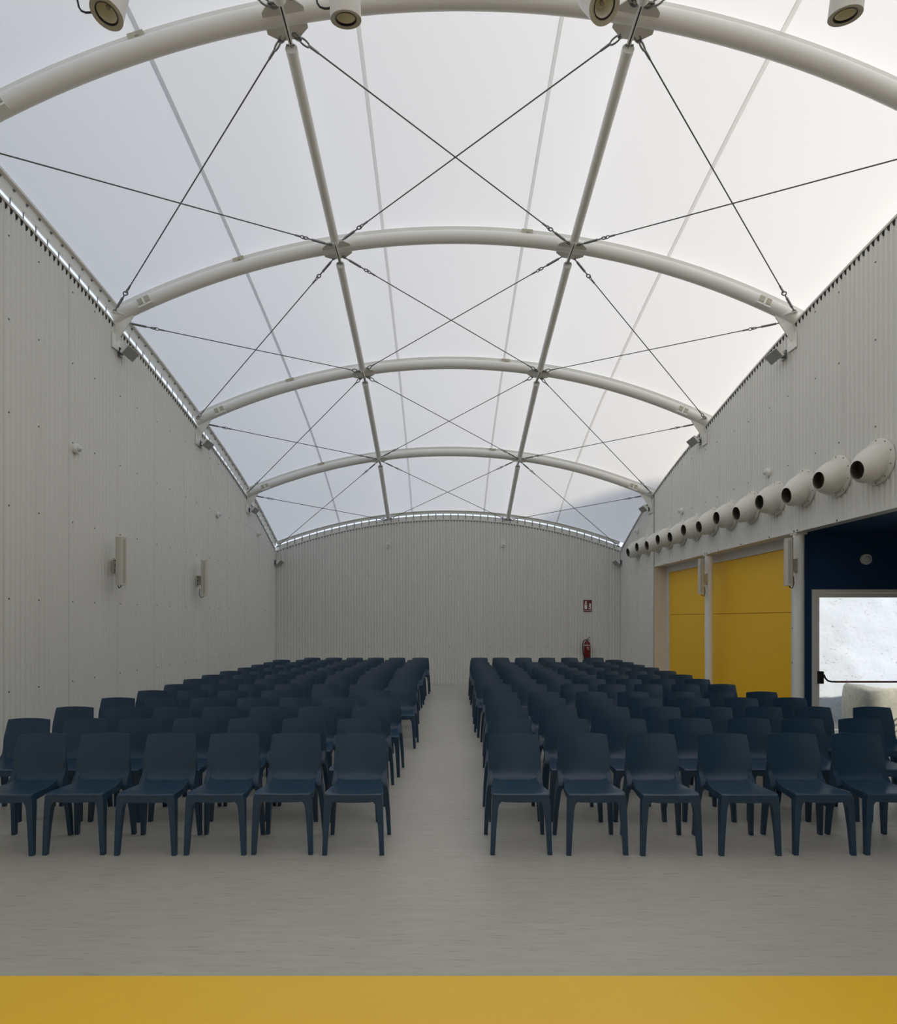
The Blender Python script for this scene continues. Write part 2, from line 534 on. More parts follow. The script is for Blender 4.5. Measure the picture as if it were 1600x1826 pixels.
# yellow infill panels in the opening of the long wall
XP = 5.09
wp = structure(MB().box((XP + 0.045, 8.56, 0), (XP + 0.12, OPEN_Y, OPEN_Z + 0.2)).build('wall_infill', 'core', smooth=False), 'recessed infill wall of flat yellow panels')
for a, b in ((8.83, 11.58), (11.60, 13.60)):
    for z0, z1 in ((0.05, 1.8415), (1.8485, 2.79)):
        m = MB()
        e = 0.006
        m.loft([[(XP + 0.05, a, z0), (XP + 0.05, b, z0), (XP + 0.05, b, z1), (XP + 0.05, a, z1)],
                [(XP + e, a, z0), (XP + e, b, z0), (XP + e, b, z1), (XP + e, a, z1)],
                [(XP, a + e, z0 + e), (XP, b - e, z0 + e), (XP, b - e, z1 - e), (XP, a + e, z1 - e)]])
        m.build('yellow_panel', 'yellow', wp, smooth=False)
MB().box((XP - 0.02, 8.56, 2.79), (XP + 0.06, OPEN_Y - 0.012, 2.93)).build('header', 'white_frame', wp, smooth=False)
MB().box((XP - 0.02, 13.60, 0), (XP + 0.06, OPEN_Y - 0.012, 2.79)).build('side_frame', 'white_frame', wp, smooth=False)
MB().box((XP - 0.02, 8.56, 0), (XP + 0.06, 8.83, 2.79)).build('side_frame', 'white_frame', wp, smooth=False)
MB().box((XP - 0.02, 8.83, 0), (XP + 0.06, 13.60, 0.05)).build('sill', 'white_frame', wp, smooth=False)
MB().box((XR + 0.148, 8.56, 2.93), (XP + 0.06, OPEN_Y, 3.05)).build('soffit', 'white_frame', wp, smooth=False)
sp = MB()
for z in (0.45, 1.12, 1.62, 2.3):
    sp.lathe([(0.012, 0), (0.012, 0.005), (0, 0.006)], 6, align((-1, 0, 0), (XP - 0.02, 8.79, z)))
stuff(sp.build('frame_screw', 'screw', wp, smooth=False))

# blue side lobby
wq = structure(MB().box((4.95, 8.42, 0), (5.12, 8.50, OPEN_Z)).box((5.12, 8.42, 2.16), (6.50, 8.56, OPEN_Z)).box((6.50, 8.42, 0), (7.54, 8.56, OPEN_Z)).build('wall_lobby', 'blue', smooth=False), 'dark blue wall around the glazed exit door')
wq2 = structure(MB().box((7.40, YF, 0), (7.54, 8.42, OPEN_Z)).build('wall_lobby_side', 'blue', smooth=False), 'dark blue outer wall of the side lobby')
wq3 = structure(MB().box((4.95, YF - 0.14, -0.1), (7.54, YF, OPEN_Z)).build('wall_lobby_front', 'blue', smooth=False), 'dark blue end wall of the side lobby')
cl = structure(MB().box((XR + 0.148, YF - 0.14, OPEN_Z), (7.54, 8.56, 3.12)).build('ceiling_lobby', 'blue', smooth=False), 'dark blue soffit over the side lobby')

# round steel columns along the opening
for y, lab in ((5.54, 'round white steel column at the lobby opening'),
               (8.31, 'round white steel column between the yellow panels and the blue wall'),
               (11.10, 'round white steel column standing before the joint of the yellow panels')):
    t = thing('steel_column', lab, 'column', (4.875, y, 0), group='columns of the side opening')
    MB().lathe([(0.07, 0), (0.07, 2.925)], 28, Matrix.Translation((4.875, y, 0)), True).build('column_shaft', 'steel', t)
    MB().box((4.785, y - 0.09, 0.0), (4.965, y + 0.09, 0.012)).build('base_plate', 'steel_plate', t, smooth=False)
    MB().box((4.80, y - 0.075, 2.90), (4.95, y + 0.075, 2.926)).build('head_plate', 'steel_plate', t, smooth=False)

# ------------------------------------------------------------------ membrane roof
NX, NYM = 60, 96
SEAM_DX = [-2.92, -0.97, 0.97, 2.92]
XM0, XM1 = -4.44, 5.12
mem_y = [YF + (YB + 0.02 - YF) * i / NYM for i in range(NYM + 1)]
MOFF = 0.135

def mem_point(x, y, d=0.0): return (x, y, roof_z(x, y, MOFF + d))

edges_x = [XM0] + [XC + d for d in SEAM_DX] + [XM1]
ceil_root = bpy.data.objects.new('ceiling', None)
COL.objects.link(ceil_root)
ceil_root.location = (0, 0, 0)
structure(ceil_root, 'white translucent membrane roof stretched over steel arches')
for a, b in zip(edges_x[:-1], edges_x[1:]):
    n = 14; m = MB(); vs = []; fs = []
    cols = [a + (b - a) * i / n for i in range(n + 1)]
    for y in mem_y:
        vs += [mem_point(x, y) for x in cols]
    for j in range(len(mem_y) - 1):
        for i in range(n):
            k = j * (n + 1) + i
            fs.append((k, k + 1, k + n + 2, k + n + 1))
    m.add(vs, fs).build('membrane_strip', 'membrane', ceil_root, angle=80)
for d in SEAM_DX:
    x = XC + d; w = 0.019; m = MB(); vs = []; fs = []
    for y in mem_y: vs += [mem_point(x - w, y, -0.006), mem_point(x + w, y, -0.006), mem_point(x + w, y, 0.002), mem_point(x - w, y, 0.002)]
    rings = [vs[4 * i:4 * i + 4] for i in range(len(mem_y))]
    m.loft(rings).build('weld_seam', 'seam', ceil_root, angle=80)
# added unseen flap closing the gap outside the long wall against direct sun
vs = []
for y in mem_y: vs += [mem_point(XM1, y), (XM1 + 0.03, y, wall_top(y) - 0.35)]
MB().add(vs, [(2 * i, 2 * i + 1, 2 * i + 3, 2 * i + 2) for i in range(len(mem_y) - 1)]).build('sun_stop_flap', 'membrane', ceil_root, angle=80)

# edge rails that clamp the fabric
def rail_thing(label, path, side, inward, name='edge_rail', drop=0.055, rise=0.058):
    mid = Vector(path[len(path) // 2])
    t = thing(name, label, 'rail', mid, group='clamping rails of the roof')
    s = 1 if inward > 0 else -1
    MB().sweep(path, [(-0.03 * s, -drop), (0.012 * s, -drop), (0.012 * s, 0.02), (0.05 * s, 0.03), (0.05 * s, rise), (-0.03 * s, rise)], side).build('rail_profile', 'steel', t)
    return t

ry = [y for y in ys if y < YB] + [YB - 0.02]
pathL = [(XL + 0.0, y, interp(K_EDGE, y) + 0.10) for y in ry]
tl = rail_thing('pale clamping rail along the top of the plain long wall', pathL, (1, 0, 0), 1, drop=0.095)
bolts = MB(); eyes = MB()
y = YF + 0.1
while y < YB - 0.1:
    zc = wall_top(y); zr = interp(K_EDGE, y) + 0.10
    bolts.tube([(XL - 0.012, y, zc + 0.02), (XL - 0.012, y, zr - 0.085)], 0.0065, 6)
    bolts.lathe([(0.013, 0), (0.013, 0.016), (0, 0.016)], 6, align((0, 0, 1), (XL - 0.012, y, zc + 0.02)))
    eyes.lathe([(0.016, 0), (0.016, 0.008), (0.007, 0.008), (0.007, 0.02), (0, 0.02)], 8, align((1, 0, 0), (XL + 0.012, y + 0.02, zr - 0.005)))
    y += 0.2
stuff(bolts.build('lacing_bolt', 'fitting', tl, smooth=False)); stuff(eyes.build('clamp_bolt', 'fitting', tl, smooth=False))

gx = [XL + 0.02 + (XR - XL - 0.04) * i / 48 for i in range(49)]
pathB = [(x, YB - 0.0, gable_top(x) + 0.205) for x in gx]
tb = rail_thing('pale arched clamping rail over the far end wall', pathB, (0, 1, 0), -1, drop=0.035, rise=0.045)
bolts = MB()
for i in range(46):
    x = XL + 0.1 + i * 0.2
    if x > XR - 0.05: break
    bolts.tube([(x, YB + 0.012, gable_top(x) + 0.02), (x, YB + 0.012, gable_top(x) + 0.172)], 0.012, 6)
stuff(bolts.build('lacing_bolt', 'fitting', tb, smooth=False))
MB().sweep([(x, YB + 0.05, gable_top(x) + 0.06) for x in [XL - 0.1] + gx + [XR + 0.12, XR + 0.28]], [(0, -0.06), (0.03, -0.06), (0.03, 0.075), (0, 0.075)], (0, 1, 0)).build('upstand_strip', 'steel', tb)

pathR = [(XR + 0.27, y, roof_z(XR + 0.27, y, 0.07)) for y in ry]
rail_thing('pale clamping rail behind the top of the yellow-panel wall', pathR, (1, 0, 0), -1)

# ------------------------------------------------------------------ steel arches
NODE_DX = 1.607
BAY = ['camera-end', 'first', 'second', 'third', 'fourth']
ARCH_LAB = ['white tubular steel arch above the camera position', 'white tubular steel arch beside the spotlights, largest in view',
            'white tubular steel arch, second in view from the spotlights', 'white tubular steel arch, third in view from the spotlights',
            'white tubular steel arch closest to the far end wall, smallest']

def radial(x, y, off):
    n = roof_normal(x, y)
    return Vector((x, y, roof_z(x, y))) + n * off

def frame_at(x, y):
    n = roof_normal(x, y)
    t = Vector((n.z, 0, -n.x))
    m = Matrix(((t.x, 0, n.x, 0), (t.y, 1, n.y, 0), (t.z, 0, n.z, 0), (0, 0, 0, 1)))
    return Matrix.Translation((x, y, roof_z(x, y))) @ m

def make_arch(i, y):
    t = thing('steel_arch', ARCH_LAB[i], 'arch', (XC, y, 0), group='tubular arches of the roof')
    path = [(x, y, roof_z(x, y)) for x in [XL - 0.02 + (XR + 0.22 - XL) * k / 56 for k in range(57)]]
    MB().tube(path, 0.084, 20).build('arch_tube', 'steel', t)
    MB().sweep(path, [(-0.024, 0.078), (0.024, 0.078), (0.03, 0.128), (-0.03, 0.128)], (0, 1, 0)).build('membrane_rail', 'steel', t)
    for s in (-1, 1):
        x = XC + s * NODE_DX
        fm = frame_at(x, y)
        hexa = [(-0.19, -0.10), (-0.10, -0.185), (0.10, -0.185), (0.19, -0.10), (0.19, 0.10), (0.085, 0.185), (-0.085, 0.185), (-0.19, 0.10)]
        pl = MB().prism([fm @ Vector((a, b, -0.062)) for a, b in hexa], fm.to_3x3() @ Vector((0, 0, 0.014))).build('node_plate', 'steel_plate', t, smooth=False)
        for g in (-1, 1):
            MB().box((g * 0.012 - 0.006, -0.27, -0.135), (g * 0.012 + 0.006, 0.27, -0.068), fm).build('fin_plate', 'steel', pl, smooth=False)
        MB().box((-0.006, -0.18, -0.128), (0.006, 0.18, -0.07), fm).build('fin_gap_shade', 'black', pl, smooth=False)  # solid black strip stands in for the shade between the fins
    for d in SEAM_DX:
        fm = frame_at(XC + d + 0.012, y)
        if d in (-2.92, 0.97):
            MB().box((-0.075, -0.05, 0.070), (0.075, 0.04, 0.124), fm).box((-0.008, -0.065, 0.078), (0.03, -0.043, 0.094), fm).build('seam_clip', 'lamp_rim', t, smooth=False)
    for s in (-1, 1):
        xw = XL if s < 0 else XR
        # bolted splice of the tube near its foot
        fm = frame_at(xw - s * 0.42, y)
        sp_ = MB()
        for a in (-0.085, 0.018): sp_.box((a, -0.088, -0.04), (a + 0.067, -0.07, 0.035), fm)
        so = sp_.build('splice_pocket_shade', 'lamp_rim', t, smooth=False)  # proud boxes in a darker colour imitate the shaded cut-outs
        MB().box((-0.014, -0.1, -0.07), (0.014, -0.07, 0.06), fm).box((-0.1, -0.096, -0.085), (0.1, -0.03, -0.07), fm).build('splice_flange', 'steel', t, smooth=False)
        # gusset from the tube down to the wall
        zf = roof_z(xw, y)
        g = [(xw + s * 0.02, y - 0.009, zf), (xw - s * 0.27, y - 0.009, roof_z(xw - s * 0.27, y) - 0.03), (xw - s * 0.24, y - 0.009, roof_z(xw - s * 0.24, y) - 0.12), (xw - s * 0.09, y - 0.009, zf - 0.23), (xw - s * 0.005, y - 0.009, zf - 0.36)]
        MB().prism(g, (0, 0.018, 0)).build('foot_gusset', 'steel', t, smooth=False)
        MB().box((xw - s * 0.02, y - 0.10, zf - 0.44), (xw - s * 0.003, y + 0.10, zf - 0.24)).build('foot_plate', 'steel', t, smooth=False)
        for q in (-1, 1):
            lug = [(xw - s * 0.0, y + q * 0.05, zf + 0.005), (xw - s * 0.17, y + q * 0.05, zf + 0.005), (xw - s * 0.07, y + q * 0.15, zf + 0.005), (xw - s * 0.01, y + q * 0.15, zf + 0.005)]
            MB().prism(lug, (0, 0, 0.012)).build('cable_lug', 'steel', t, smooth=False)
    return t

for i, y in enumerate(ARCH_Y): make_arch(i, y)

# purlins between the arches
SIDE = {-1: 'plain-wall side', 1: 'yellow-panel side'}
WHERE = ['over the camera position', 'in the first bay past the spotlights', 'in the second bay past the spotlights', 'in the third bay past the spotlights', 'in the last bay, meeting the far wall']
YN = ARCH_Y + [YB]
for b in range(5):
    for s in (-1, 1):
        x = XC + s * NODE_DX
        y0, y1 = YN[b] + 0.19, YN[b + 1] - (0.19 if b < 4 else 0.02)
        p0 = radial(x, YN[b], -0.10); p1 = radial(x, YN[b + 1], -0.10)
        if b == 4: p1 = Vector((x, YB, gable_top(x) + 0.12))
        d = (p1 - p0).normalized()
        a = p0 + d * 0.20; e = p1 - d * (0.20 if b < 4 else 0.02)
        t = thing('roof_purlin', f'straight white roof tube {WHERE[b]}, on the {SIDE[s]}', 'tube', tuple(a), group='straight tubes between the arches')
        MB().tube([a, a + d * 0.012, a + d * 0.014, e - d * 0.014, e - d * 0.012, e], [0.05, 0.056, 0.056, 0.056, 0.056, 0.05], 16).build('purlin_tube', 'steel', t, angle=50)
        MB().lathe([(0.0, -0.004), (0.052, -0.004), (0.0585, 0.0), (0.0585, 0.05), (0.0, 0.05)], 16, align(d, a)).build('end_cap', 'plastic', t)
        MB().lathe([(0.009, -0.04), (0.009, 0.04)], 8, align((1, 0, 0), a + Vector((0, -0.03, 0))), True).build('bolt', 'fitting', t)

# ------------------------------------------------------------------ bracing cables
def ring_path(c, d, up, ra, rb, n=18):
    c = Vector(c); d = Vector(d).normalized(); u = Vector(up); u = (u - d * u.dot(d)).normalized()
    return [c + d * (ra * math.cos(2 * math.pi * k / n)) + u * (rb * math.sin(2 * math.pi * k / n)) for k in range(n + 1)]

def make_cable(label, p0, p1, turn0, turn1):
    """wire between two plates; each end a shackle and eye, plus a turnbuckle where there is one."""
    p0, p1 = Vector(p0), Vector(p1)
    t = thing('bracing_cable', label, 'cable', tuple(p0), group='bracing cables of the roof')
    L = (p1 - p0).length
    ends = []
    for p, q, tb_ in ((p0, p1, turn0), (p1, p0, turn1)):
        d = (q - p).normalized()
        sid = d.cross(Vector((0, 0, 1))).normalized()
        if tb_:
            MB().tube(ring_path(p + d * 0.02, d, sid, 0.03, 0.02), 0.006, 6).build('shackle', 'fitting', t)
            MB().tube([p + d * 0.03, p + d * 0.10, p + d * 0.102, p + d * 0.29, p + d * 0.292, p + d * 0.36], [0.009, 0.009, 0.016, 0.016, 0.009, 0.009], 8).build('turnbuckle', 'fitting', t)
            c = p + d * 0.385
            MB().tube(ring_path(c, d, sid, 0.034, 0.026), 0.008, 6).build('eye', 'fitting', t)
            MB().tube(ring_path(c + d * 0.045, d, Vector((0, 0, 1)), 0.03, 0.018), 0.007, 6).build('thimble', 'fitting', t)
            MB().tube([c + d * 0.07, c + d * 0.15], 0.012, 8).build('ferrule', 'fitting', t)
            ends.append(c + d * 0.14)
        else:
            MB().tube(ring_path(p + d * 0.02, d, sid, 0.042, 0.024), 0.010, 6).build('shackle', 'fitting', t)
            MB().tube(ring_path(p + d * 0.095, d, Vector((0, 0, 1)), 0.055, 0.028), 0.009, 6).build('thimble', 'fitting', t)
            MB().tube([p + d * 0.14, p + d * 0.245], [0.013, 0.011], 8).build('ferrule', 'fitting', t)
            ends.append(p + d * 0.23)
    MB().tube(ends, 0.0072, 8).build('wire', 'cable', t)
    return t

def node_pt(b, s, inner, q):
    """hole in the node plate of arch b (side s); inner=+1 towards the middle, q=+1 towards the far wall."""
    if b == 5:
        x = XC + s * NODE_DX
        return Vector((x - s * inner * 0.03, YB - 0.03, gable_top(x) + 0.10))
    x = XC + s * NODE_DX
    return frame_at(x, ARCH_Y[b]) @ Vector((-s * inner * 0.055, q * 0.145, -0.055))

def foot_pt(b, s, q):
    xw = XL if s < 0 else XR
    if b == 5: return Vector((xw - s * 0.05, YB - 0.05, GABLE_EDGE + 0.12))
    y = ARCH_Y[b]
    return Vector((xw - s * 0.05, y + q * 0.125, roof_z(xw, y) + 0.010))

BAYN = ['bay above the spotlights', 'first bay past the spotlights', 'second bay past the spotlights', 'third bay past the spotlights', 'bay against the far wall']
def turn(b): return b in (2, 4)
for b in range(5):
    c = b + 1
    for s in (-1, 1):
        sd = 'plain-wall' if s < 0 else 'yellow-panel'
        # middle field: from the node on side s of the nearer arch to the opposite node of the farther arch
        make_cable(f'thin steel cable, {BAYN[b]}, crossing its middle from the {sd} side', node_pt(b, s, 1, 1) + Vector((0, 0, 0.011 * s)), node_pt(c, -s, 1, -1) + Vector((0, 0, 0.011 * s)), turn(b), turn(c))
        make_cable(f'thin steel cable, {BAYN[b]}, running outward to the {sd} side', node_pt(b, s, -1, 1), foot_pt(c, s, -1), turn(b), turn(c))
        make_cable(f'thin steel cable, {BAYN[b]}, running inward from the {sd} side', foot_pt(b, s, 1) + Vector((0, 0, -0.012)), node_pt(c, s, -1, -1) + Vector((0, 0, -0.012)), turn(b) or b == 3, turn(c))

# ------------------------------------------------------------------ glazed exit door in the blue wall
def frame_box(mb, x0, x1, y0, y1, z0, z1, w, wt=None, bottom=True):
    wt = wt or w
    mb.box((x0, y0, z0), (x0 + w, y1, z1)); mb.box((x1 - w, y0, z0), (x1, y1, z1))
    mb.box((x0 + w, y0, z1 - wt), (x1 - w, y1, z1))
    if bottom: mb.box((x0 + w, y0, z0), (x1 - w, y1, z0 + wt))
    return mb

dr = MB(); frame_box(dr, 5.12, 6.50, 8.405, 8.56, 0.0, 2.16, 0.045, 0.045, False)
dr = structure(dr.build('door_1', 'door_frame', smooth=False), 'pale framed glazed exit door in the dark blue wall')
lf = frame_box(MB(), 5.168, 6.452, 8.425, 8.475, 0.008, 2.112, 0.062, 0.062).build('door_leaf', 'door_frame', dr, smooth=False)
MB().box((5.228, 8.447, 0.068), (6.392, 8.453, 2.052)).build('glass_pane', 'glass', dr, smooth=False)
MB().box((5.20, 8.375, 0.86), (5.262, 8.425, 1.03)).build('bar_housing', 'black', dr, smooth=False)
MB().box((6.36, 8.375, 0.86), (6.422, 8.425, 1.03)).build('bar_housing', 'black', dr, smooth=False)
arm = [(5.25, 8.36, 0.99), (5.262, 8.345, 0.94), (5.29, 8.335, 0.905), (5.34, 8.33, 0.893), (5.42, 8.33, 0.891)]
MB().tube(arm, 0.012, 10).tube([(11.62 - p[0], p[1], p[2]) for p in arm], 0.012, 10).build('bar_end', 'black', dr)
MB().tube([(5.40, 8.33, 0.891), (6.22, 8.33, 0.891)], 0.0125, 12).build('push_bar', 'bar_red', dr)

# ------------------------------------------------------------------ outside
gr = MB().box((-60, -60, -0.5), (60, 60, -0.13)).build('ground_outside', 'gravel', smooth=False)
structure(gr, 'pale gravel ground around the hall')
pv = MB().box((5.25, 8.56, -0.13), (9.6, 10.6, -0.01)).build('exterior_paving', 'gravel', smooth=False)
structure(pv, 'pale paving outside the glazed exit door')
# uneven whitewashed wall
st = MB(); vs = []; fs = []; nx, nz = 60, 60
rng = random.Random(3)
bumps = [[rng.uniform(-1, 1) for _ in range(nx // 3 + 2)] for _ in range(nz // 2 + 2)]
def hb(i, j):
    a, b = i / 3, j / 2; i0, j0 = int(a), int(b); fa, fb = a - i0, b - j0
    g = lambda p, q: bumps[q][p]
    return (g(i0, j0) * (1 - fa) + g(i0 + 1, j0) * fa) * (1 - fb) + (g(i0, j0 + 1) * (1 - fa) + g(i0 + 1, j0 + 1) * fa) * fb
for j in range(nz + 1):
    for i in range(nx + 1):
        vs.append((5.3 + 4.0 * i / nx, 10.4 + 0.010 * hb(i, j), -0.02 + 4.4 * j / nz))
for j in range(nz):
    for i in range(nx):
        k = j * (nx + 1) + i; fs.append((k, k + 1, k + nx + 2, k + nx + 1))
st.add(vs, fs).box((5.3, 10.43, -0.02), (9.3, 10.75, 4.38))
ws = structure(st.build('wall_exterior', 'stucco'), 'rough whitewashed stone wall outside the glazed door')
# stone trough beside the wall
sb = thing('stone_trough', 'speckled limestone trough with limewashed top outside the glazed door', 'trough', (7.25, 9.75, -0.01))
rings = []
for z, g in ((-0.01, 0.0), (0.25, 0.012), (0.5, 0.0), (0.62, -0.015), (0.665, -0.05)):
    ring = []
    for k in range(28):
        a = 2 * math.pi * k / 28
        ca, sa = math.cos(a), math.sin(a)
        rx = 0.70 + g; ry = 0.42 + g
        p = abs(ca) ** 0.55 * (1 if ca >= 0 else -1), abs(sa) ** 0.55 * (1 if sa >= 0 else -1)
        ring.append((7.25 + rx * p[0] + 0.012 * math.sin(5 * a), 9.75 + ry * p[1] + 0.012 * math.cos(7 * a), z + (0.02 * math.sin(3 * a) - 0.02 * ca if z > 0.4 else 0)))
    rings.append(ring)
MB().loft(rings).build('trough_body', 'stone', sb, angle=60)
MB().lathe([(0.62, 0.0), (0.60, 0.03), (0.50, 0.055), (0.0, 0.065)], 24, Matrix.Translation((7.32, 9.80, 0.63)) @ Matrix.Diagonal((1, 0.6, 1, 1))).build('limewash_cap', 'lime', sb, angle=60)
pl = thing('green_weed', 'small green weed growing at the foot of the stone trough', 'plant', (7.18, 9.12, -0.01))
lv = random.Random(5)
MB().tube([(7.18, 9.12, -0.01), (7.19, 9.13, 0.2), (7.17, 9.12, 0.38)], [0.006, 0.005, 0.003], 6).build('stem', 'leaf', pl)
for k in range(14):
    z = 0.08 + 0.022 * k; a = k * 2.4; L_ = 0.13 - 0.003 * k
    dx, dy = math.cos(a), math.sin(a)
    c = Vector((7.18, 9.12, z)); tip = c + Vector((dx * L_, dy * L_, 0.05)); sd = Vector((-dy, dx, 0)) * 0.026; mid = (c + tip) / 2 + Vector((0, 0, 0.02))
    MB().add([c, mid + sd, tip, mid - sd], [(0, 1, 2), (0, 2, 3)]).build('leaf', 'leaf', pl)
# added unseen house block, shaped to cast the shadow on the far roof corner
A = Vector((8.85, 11.76, 0)); B = Vector((10.5, 9.6, 0)); u = (B - A).normalized(); w_ = Vector((-u.y, u.x, 0))
if w_.y < 0: w_ = -w_
a0 = A - u * 5.0; b0 = B + u * 1.2
nh = thing('shadow_house', 'added unseen house block that shades the far roof corner', 'house', tuple((a0 + b0) / 2), worldspace=True)
HZ = 9.1
MB().prism([tuple(a0 + Vector((0, 0, -0.13))), tuple(b0 + Vector((0, 0, -0.13))), tuple(b0 + w_ * 8 + Vector((0, 0, -0.13))), tuple(a0 + w_ * 8 + Vector((0, 0, -0.13)))], (0, 0, HZ + 0.13 - 0.2)).build('house_wall', 'render', nh, smooth=False)
MB().prism([tuple(p + Vector((0, 0, HZ - 0.2))) for p in (a0 - w_ * 0.02, b0 - w_ * 0.02, b0 + w_ * 8, a0 + w_ * 8)], (0, 0, 0.2)).build('house_roof', 'stone', nh, smooth=False)

# ------------------------------------------------------------------ jet nozzles on the long wall
ORD = ['first', 'second', 'third', 'fourth', 'fifth', 'sixth', 'seventh', 'eighth', 'ninth', 'tenth', 'eleventh', 'twelfth', 'thirteenth', 'fourteenth']

def nozzle_parts(t):
    """local frame: +z out of the wall."""
    MB().lathe([(0.0, 0.0), (0.25, 0.0), (0.25, 0.022), (0.240, 0.028), (0.215, 0.030), (0.205, 0.034), (0.0, 0.034)], 36).build('flange', 'nozzle', t)
    bl = MB()
    for k in range(10):
        a = 2 * math.pi * (k + 0.5) / 10
        bl.lathe([(0.008, 0.0), (0.008, 0.005), (0, 0.006)], 6, Matrix.Translation((0.233 * math.cos(a), 0.233 * math.sin(a), 0.027)))
    stuff(bl.build('flange_screw', 'screw', t, smooth=False))

def shell(t, tilt):
    prof = [(0.200, 0.0), (0.203, 0.045), (0.199, 0.095), (0.186, 0.145), (0.163, 0.190), (0.134, 0.228), (0.108, 0.252), (0.101, 0.256), (0.096, 0.248), (0.115, 0.21), (0.14, 0.16), (0.15, 0.11)]
    def lean(p):
        # the ball swivels towards its outlet while its root stays round on the flange
        f = min(1, max(0, p.z / 0.258)) ** 1.25
        return Vector((p.x, p.y, p.z + 0.015)) + Vector((tilt[0] * f, tilt[1] * f, -abs(tilt[0] * p.x + tilt[1] * p.y) * 0.0 - (tilt[0] * p.x + tilt[1] * p.y) * 1.5 * f))
    n = 36; rings = []
    for r, z in prof:
        rings.append([lean(Vector((r * math.cos(2 * math.pi * k / n), r * math.sin(2 * math.pi * k / n), z))) for k in range(n)])
    MB().loft(rings[:8], True, False).build('nozzle_shell', 'nozzle', t, angle=60)
    MB().loft(rings[7:], True, False).add([rings[-1][k] for k in range(n)], [tuple(range(n))]).build('nozzle_mouth', 'nozzle_in', t, angle=60)

# wall faces -X: local z -> -X, local x -> +Y (away), local y -> up
ROT_R = Matrix(((0, 0, -1), (1, 0, 0), (0, 1, 0))).to_euler()
ROT_R = Matrix(((0, 0, -1), (-1, 0, 0), (0, 1, 0))).to_euler()   # local x -> -Y (towards the camera end)
proto = []
for v in ((0.05, -0.105), (0.05, -0.06)):
    t = thing('air_nozzle', 'x', 'air nozzle', (XR - 0.004, 6.68, 3.475), ROT_R, worldspace=False)
    nozzle_parts(t); shell(t, v); proto.append(t)
for k in range(13):
    t = proto[k % 2] if k < 2 else copy_tree(proto[k % 2])
    t.location = (XR - 0.004, 6.68 + 0.68 * k, 3.475)
    tag(t, f'round off-white air nozzle in the wall row, {ORD[k]} counting from the blue lobby end', 'air nozzle', 'row of air nozzles')

# ------------------------------------------------------------------ round detectors / emergency lights
def dome(label, loc, direction, r=0.062):
    t = thing('wall_sensor', label, 'sensor', loc, group='small round wall sensors')
    m = align(direction, loc)
    MB().lathe([(0.0, 0.0), (r * 0.9, 0.0), (r * 0.9, 0.02), (r, 0.022), (r, 0.04), (r * 0.93, 0.05), (r * 0.6, 0.05)], 24, m).build('base', 'plastic', t)
    MB().lathe([(r * 0.62, 0.046), (r * 0.55, 0.066), (r * 0.3, 0.08), (0, 0.084)], 20, m).build('lens', 'lens', t)

for yy, lab in ((7.39, 'small round white sensor on the plain long wall, above the large speaker'),
                (12.07, 'small round white sensor on the plain long wall, past the second speaker'),
                (14.75, 'small round white sensor on the plain long wall, next to the far corner')):
    dome(lab, (XL, yy, 3.82), (1, 0, 0))
for yy, lab in ((8.93, 'small round white sensor above the air nozzles, closest to the lobby'),
                (12.14, 'small round white sensor above the middle of the air nozzle row'),
                (14.88, 'small round white sensor above the far end of the nozzle row')):
    dome(lab, (XR, yy, 3.90), (-1, 0, 0))
dome('small round white sensor high on the far wall, plain-wall side', (-1.43, YB - 0.002, 3.74), (0, -1, 0))
dome('small round white sensor high on the far wall, extinguisher side', (1.66, YB - 0.002, 3.74), (0, -1, 0))
dome('round white lamp on the blue wall above the exit door', (5.855, 8.42, 2.575), (0, -1, 0), 0.075)

# ------------------------------------------------------------------ floodlights at the arch feet
def flood(label, loc, s, k=1.0):
    """loc on the wall face; s=+1 when the wall faces +X."""
    x, y, z = loc
    t = thing('floodlight', label, 'floodlight', loc, group='floodlights at the arch feet')
    MB().box((x, y - 0.05 * k, z - 0.06 * k), (x + s * 0.02, y + 0.05 * k, z + 0.06 * k)).box((x + s * 0.02, y - 0.025, z - 0.03 * k), (x + s * 0.06 * k, y + 0.025, z + 0.03 * k)).build('wall_bracket', 'fitting', t, smooth=False)
    rot = Matrix.Translation((x + s * 0.14 * k, y - 0.01, z - 0.005)) @ Matrix.Rotation(-s * math.radians(48), 4, 'Y') @ Matrix.Rotation(math.radians(-12), 4, 'X')
    MB().loft([[rot @ Vector(p) for p in ((-0.075 * k, -0.12 * k, zz), (0.075 * k, -0.12 * k, zz), (0.075 * k, 0.12 * k, zz), (-0.075 * k, 0.12 * k, zz))] for zz in (-0.028, 0.005)]
              + [[rot @ Vector(p) for p in ((-0.05 * k, -0.08 * k, 0.05), (0.05 * k, -0.08 * k, 0.05), (0.05 * k, 0.08 * k, 0.05), (-0.05 * k, 0.08 * k, 0.05))]]).build('lamp_housing', 'lamp_shell', t, smooth=False)
    MB().box((-0.066 * k, -0.11 * k, -0.033), (0.066 * k, 0.11 * k, -0.0285), rot).build('front_glass', 'flood_face', t, smooth=False)
    MB().tube([(x + s * 0.02, y - 0.03, z + 0.01), (x + s * 0.05, y - 0.05, z - 0.03), (x + s * 0.09, y - 0.03, z + 0.02)], 0.006, 6).build('lamp_cable', 'black', t)

for i, (yy, zz) in enumerate(((8.42, 5.44), (11.22, 4.98), (14.05, 4.27), (16.25, 3.27))):
    flood(f'small square floodlight on the plain long wall at the arch foot, {ORD[i]} from the spotlights', (XL, yy, zz), 1)
for i, (yy, zz) in enumerate(((8.52, 5.44), (11.28, 5.05), (14.05, 4.30), (16.25, 3.27))):
    flood(f'small square floodlight above the air nozzle wall at the arch foot, {ORD[i]} from the spotlights', (XR, yy, zz), -1)

